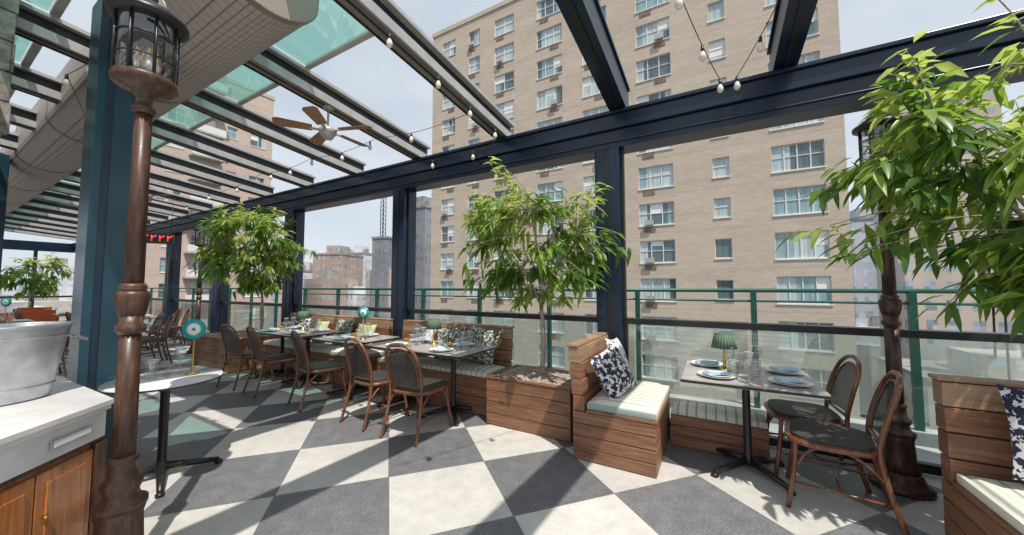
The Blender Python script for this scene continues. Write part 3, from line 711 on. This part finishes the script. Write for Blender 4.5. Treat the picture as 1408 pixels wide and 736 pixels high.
def arm():
    b=B(); b.box(-.29,.29,-.27,.35,.12,.40,'orange'); b.box(-.35,.35,-.42,-.28,.12,.78,'orange'); b.box(-.40,-.30,-.27,.35,.12,.58,'orange'); b.box(.30,.40,-.27,.35,.12,.58,'orange')
    for sx in (-.3,.3):
        for sy in (-.3,.3): b.tube([(sx,sy,0),(sx,sy,.13)],.02,'frame',6)
    return b.mesh('armchair')
AM=arm()
for x,y,a in [(-16.3,-1.9,80),(-17.6,-2.6,-70),(-19,-1.6,80),(-15.4,-3.0,120),(-13.0,-3.2,100),(-18,-3.6,0)]: place('orange_armchair',AM,(x,y,0),R(a),bev=.04)

# ------------------------------------------------------------------ big apartment building
def facade(name,x0,x1,y,zb,zt,depth,cols,zc0,fh,mat,loc=(0,0,0)):
    e=empty(name,loc); w_=B(); g=B()
    cols=sorted(cols,key=lambda c:c[0]); D=.5
    kmin=math.ceil((zb+2-zc0)/fh); kmax=int((zt-1.6-zc0)/fh)
    edges=[x0]
    for c in cols: edges+= [c[0]-c[1]/2,c[0]+c[1]/2]
    edges.append(x1)
    for i in range(0,len(edges),2): w_.box(edges[i],edges[i+1],y,y+D,zb,zt,mat)
    for c in cols:
        xa=c[0]-c[1]/2; xb=c[0]+c[1]/2; h=c[2]; zprev=zb
        for k in range(kmin,kmax+1):
            zc=zc0+k*fh; w_.box(xa,xb,y,y+D,zprev,zc-h/2,mat); zprev=zc+h/2
            z0=zc-h/2; z1=zc+h/2; yg=y+.16; f=.07
            g.box(xa,xb,yg,yg+.02,z0,z1,'wglass')
            g.box(xa,xb,yg-.06,yg-.001,z0,z0+f,'wframe'); g.box(xa,xb,yg-.06,yg-.001,z1-f,z1,'wframe')
            np_=c[3]
            for q in range(np_+1):
                xm=xa+(xb-xa)*q/np_; a_=max(xa,xm-.035); b_=min(xb,xm+.035); g.box(a_,b_,yg-.055,yg-.001,z0+f+.001,z1-f-.001,'wframe')
            if random.random()<.7: g.box(xa+.04,xb-.04,yg-.045,yg-.002,zc+.05,zc+.10,'wframe')
            if random.random()<.4:
                q=random.randrange(np_); w0=(xb-xa)/np_; g.box(xa+q*w0+.04,xa+(q+1)*w0-.04,yg-.012,yg-.001,z1-f-random.uniform(.3,1.2),z1-f,'white')
            g.box(xa-.06,xb+.06,y-.06,y+.155,z0-.08,z0-.003,'wframe')
            if c[4]: 
                xg=c[0]+random.choice([-1,1])*c[1]*.2; g.box(xg-.45,xg+.45,y-.04,y-.003,z0-.55,z0-.12,'grille')
                if random.random()<.35: g.box(xg-.32,xg+.32,y-.30,y-.002,z0+.02,z0+.42,'alu')
        w_.box(xa,xb,y,y+D,zprev,zt,mat)
    w_.box(x0,x1,y+D+.001,y+depth,zb,zt,mat); w_.box(x0-.1,x1+.1,y-.1,y+depth,zt+.002,zt+.5,mat)
    w_.obj('walls',parent=e); g.obj('windows',parent=e); return e
cols=[(-25.2,1.9,1.8,2,1),(-21.6,1.5,1.8,2,1),(-17.7,2.4,1.85,2,1),(-12.5,2.7,1.85,3,1),(-8.0,2.3,1.85,3,1),(-2.96,2.7,1.85,3,1),(1.73,1.1,1.5,1,0),(6.35,2.95,1.9,4,0)]
facade('apartment_building',-27.7,8.9,27,-32,31.6,16,cols,1.25,3.13,'beige')
cols2=[(12.5,1.6,1.8,2,0),(15.5,2.0,1.8,2,0),(18.4,1.2,1.6,1,0),(21.6,2.0,1.8,2,0)]
fb=facade('brick_apartment_building',10.5,23.5,56.7,-32,30,23,cols2,1.0,3.13,'pink'); fb.rotation_euler=(0,0,R(90))
b=B()
for k in range(14):
    z=-.6+3.13*(k-3); b.box(13.8,17.2,55.4,56.69,z,z+.2,'ext'); b.box(13.8,17.2,55.4,55.5,z+.21,z+1.1,'wframe')
b.obj('balconies',parent=fb)

# ------------------------------------------------------------------ other buildings
def bld(name,x,y,w_,d,zt,k,rzd=0,setback=True):
    b=B(); zb=-32; b.box(-w_/2,w_/2,-d/2,d/2,zb,zt,k)
    b.box(-w_/2-.2,w_/2+.2,-d/2-.2,d/2+.2,zt+.01,zt+.6,'roofing')
    if setback: b.box(-w_*.25,w_*.2,-d*.25,d*.25,zt+.61,zt+3.4,k); b.box(w_*.28,w_*.4,-d*.2,0,zt+.61,zt+2.2,'roofing')
    b.obj(name,(x,y,0),R(rzd))
bld('tan_tower',35.5,88,12,12,36,'c1',0); bld('glass_tower',34,112,11,12,17,'c3',5); bld('grey_tower',63,135,20,14,34,'c4'); bld('low_office_building',38,72,26,16,-11,'c1'); bld('office_building',28,140,24,14,7,'c3')
bld('tan_tower',62,95,14,12,12,'c2',8); bld('white_tower',48,118,12,12,22,'c4'); bld('brown_tower',80,110,14,12,24,'c1'); bld('office_building',52,84,12,10,2,'c2',-6)
bld('brown_tower',-110,71,11,11,12,'c2',20); bld('tan_tower',-149,83,11,11,8.5,'c1',10); bld('grey_tower',-127,98,16,12,7,'c3'); bld('dark_tower',-80,65,5,5,15,'c5',10,False); bld('dark_tower',-63,62.5,6.5,6,21,'c5',0); bld('tan_tower',-100,95,14,10,6,'c1'); bld('white_tower',-131,70,9,9,7,'c4')
bld('white_tower',-118,86,8,8,14,'c4',15); bld('tan_tower',-92,78,8,8,8,'c1',5); bld('grey_tower',-165,70,14,12,13,'c3'); bld('brown_tower',-140,60,10,10,5,'c2'); bld('tan_tower',-150,105,14,10,16,'c1')
b=B(); rnd=random.Random(5)
for i in range(420):
    a=R(rnd.uniform(-72,95)); D_=rnd.uniform(100,480); x=1-math.sin(a)*D_; y=-4+math.cos(a)*D_
    w_=rnd.uniform(8,20); d=rnd.uniform(8,16); zt=rnd.uniform(-20,-2)+ (rnd.random()<.28)*rnd.uniform(4,18)+D_*.010
    b.box(x-w_/2,x+w_/2,y-d/2,y+d/2,-32,zt,rnd.choice(['c1','c1','c3','c4','c2'])); b.box(x-w_/5,x+w_/6,y-d/5,y+d/5,zt+.01,zt+2.5,'roofing')
b.obj('distant_city')
b=B(); 
for s in (-.5,.5):
    for t in (-.5,.5): b.tube([(s,t,15),(s,t,30)],.12,'black',4)
for i in range(12): b.tube([(-.5,-.5,15+i*1.25),(.5,-.5,16.25+i*1.25)],.08,'black',4); b.tube([(.5,.5,15+i*1.25),(-.5,.5,16.25+i*1.25)],.08,'black',4)
b.tube([(0,0,27),(5,0,34)],.22,'black',5); b.tube([(0,0,27),(-4,0,28)],.28,'black',5); b.tube([(0,0,31),(5,0,34)],.06,'black',4); b.tube([(0,0,30),(-4,0,28)],.06,'black',4); b.obj('construction_crane',(-80,64,0))
b=B(); b.lathe([(2.0,2),(2.05,5.6),(2.2,5.65),(0,7.6)],'bench',n=24)
for a in range(4): q=math.pi/4+a*math.pi/2; b.tube([(1.7*math.cos(q),1.7*math.sin(q),-8),(1.5*math.cos(q),1.5*math.sin(q),2)],.12,'black',5)
for z in (2.6,3.6,4.6): b.tube([(2.06*math.cos(2*math.pi*i/24),2.06*math.sin(2*math.pi*i/24),z) for i in range(24)],.04,'black',5,True)
b.obj('water_tower',(34,67,-3.2))
print("done",len(bpy.data.objects))
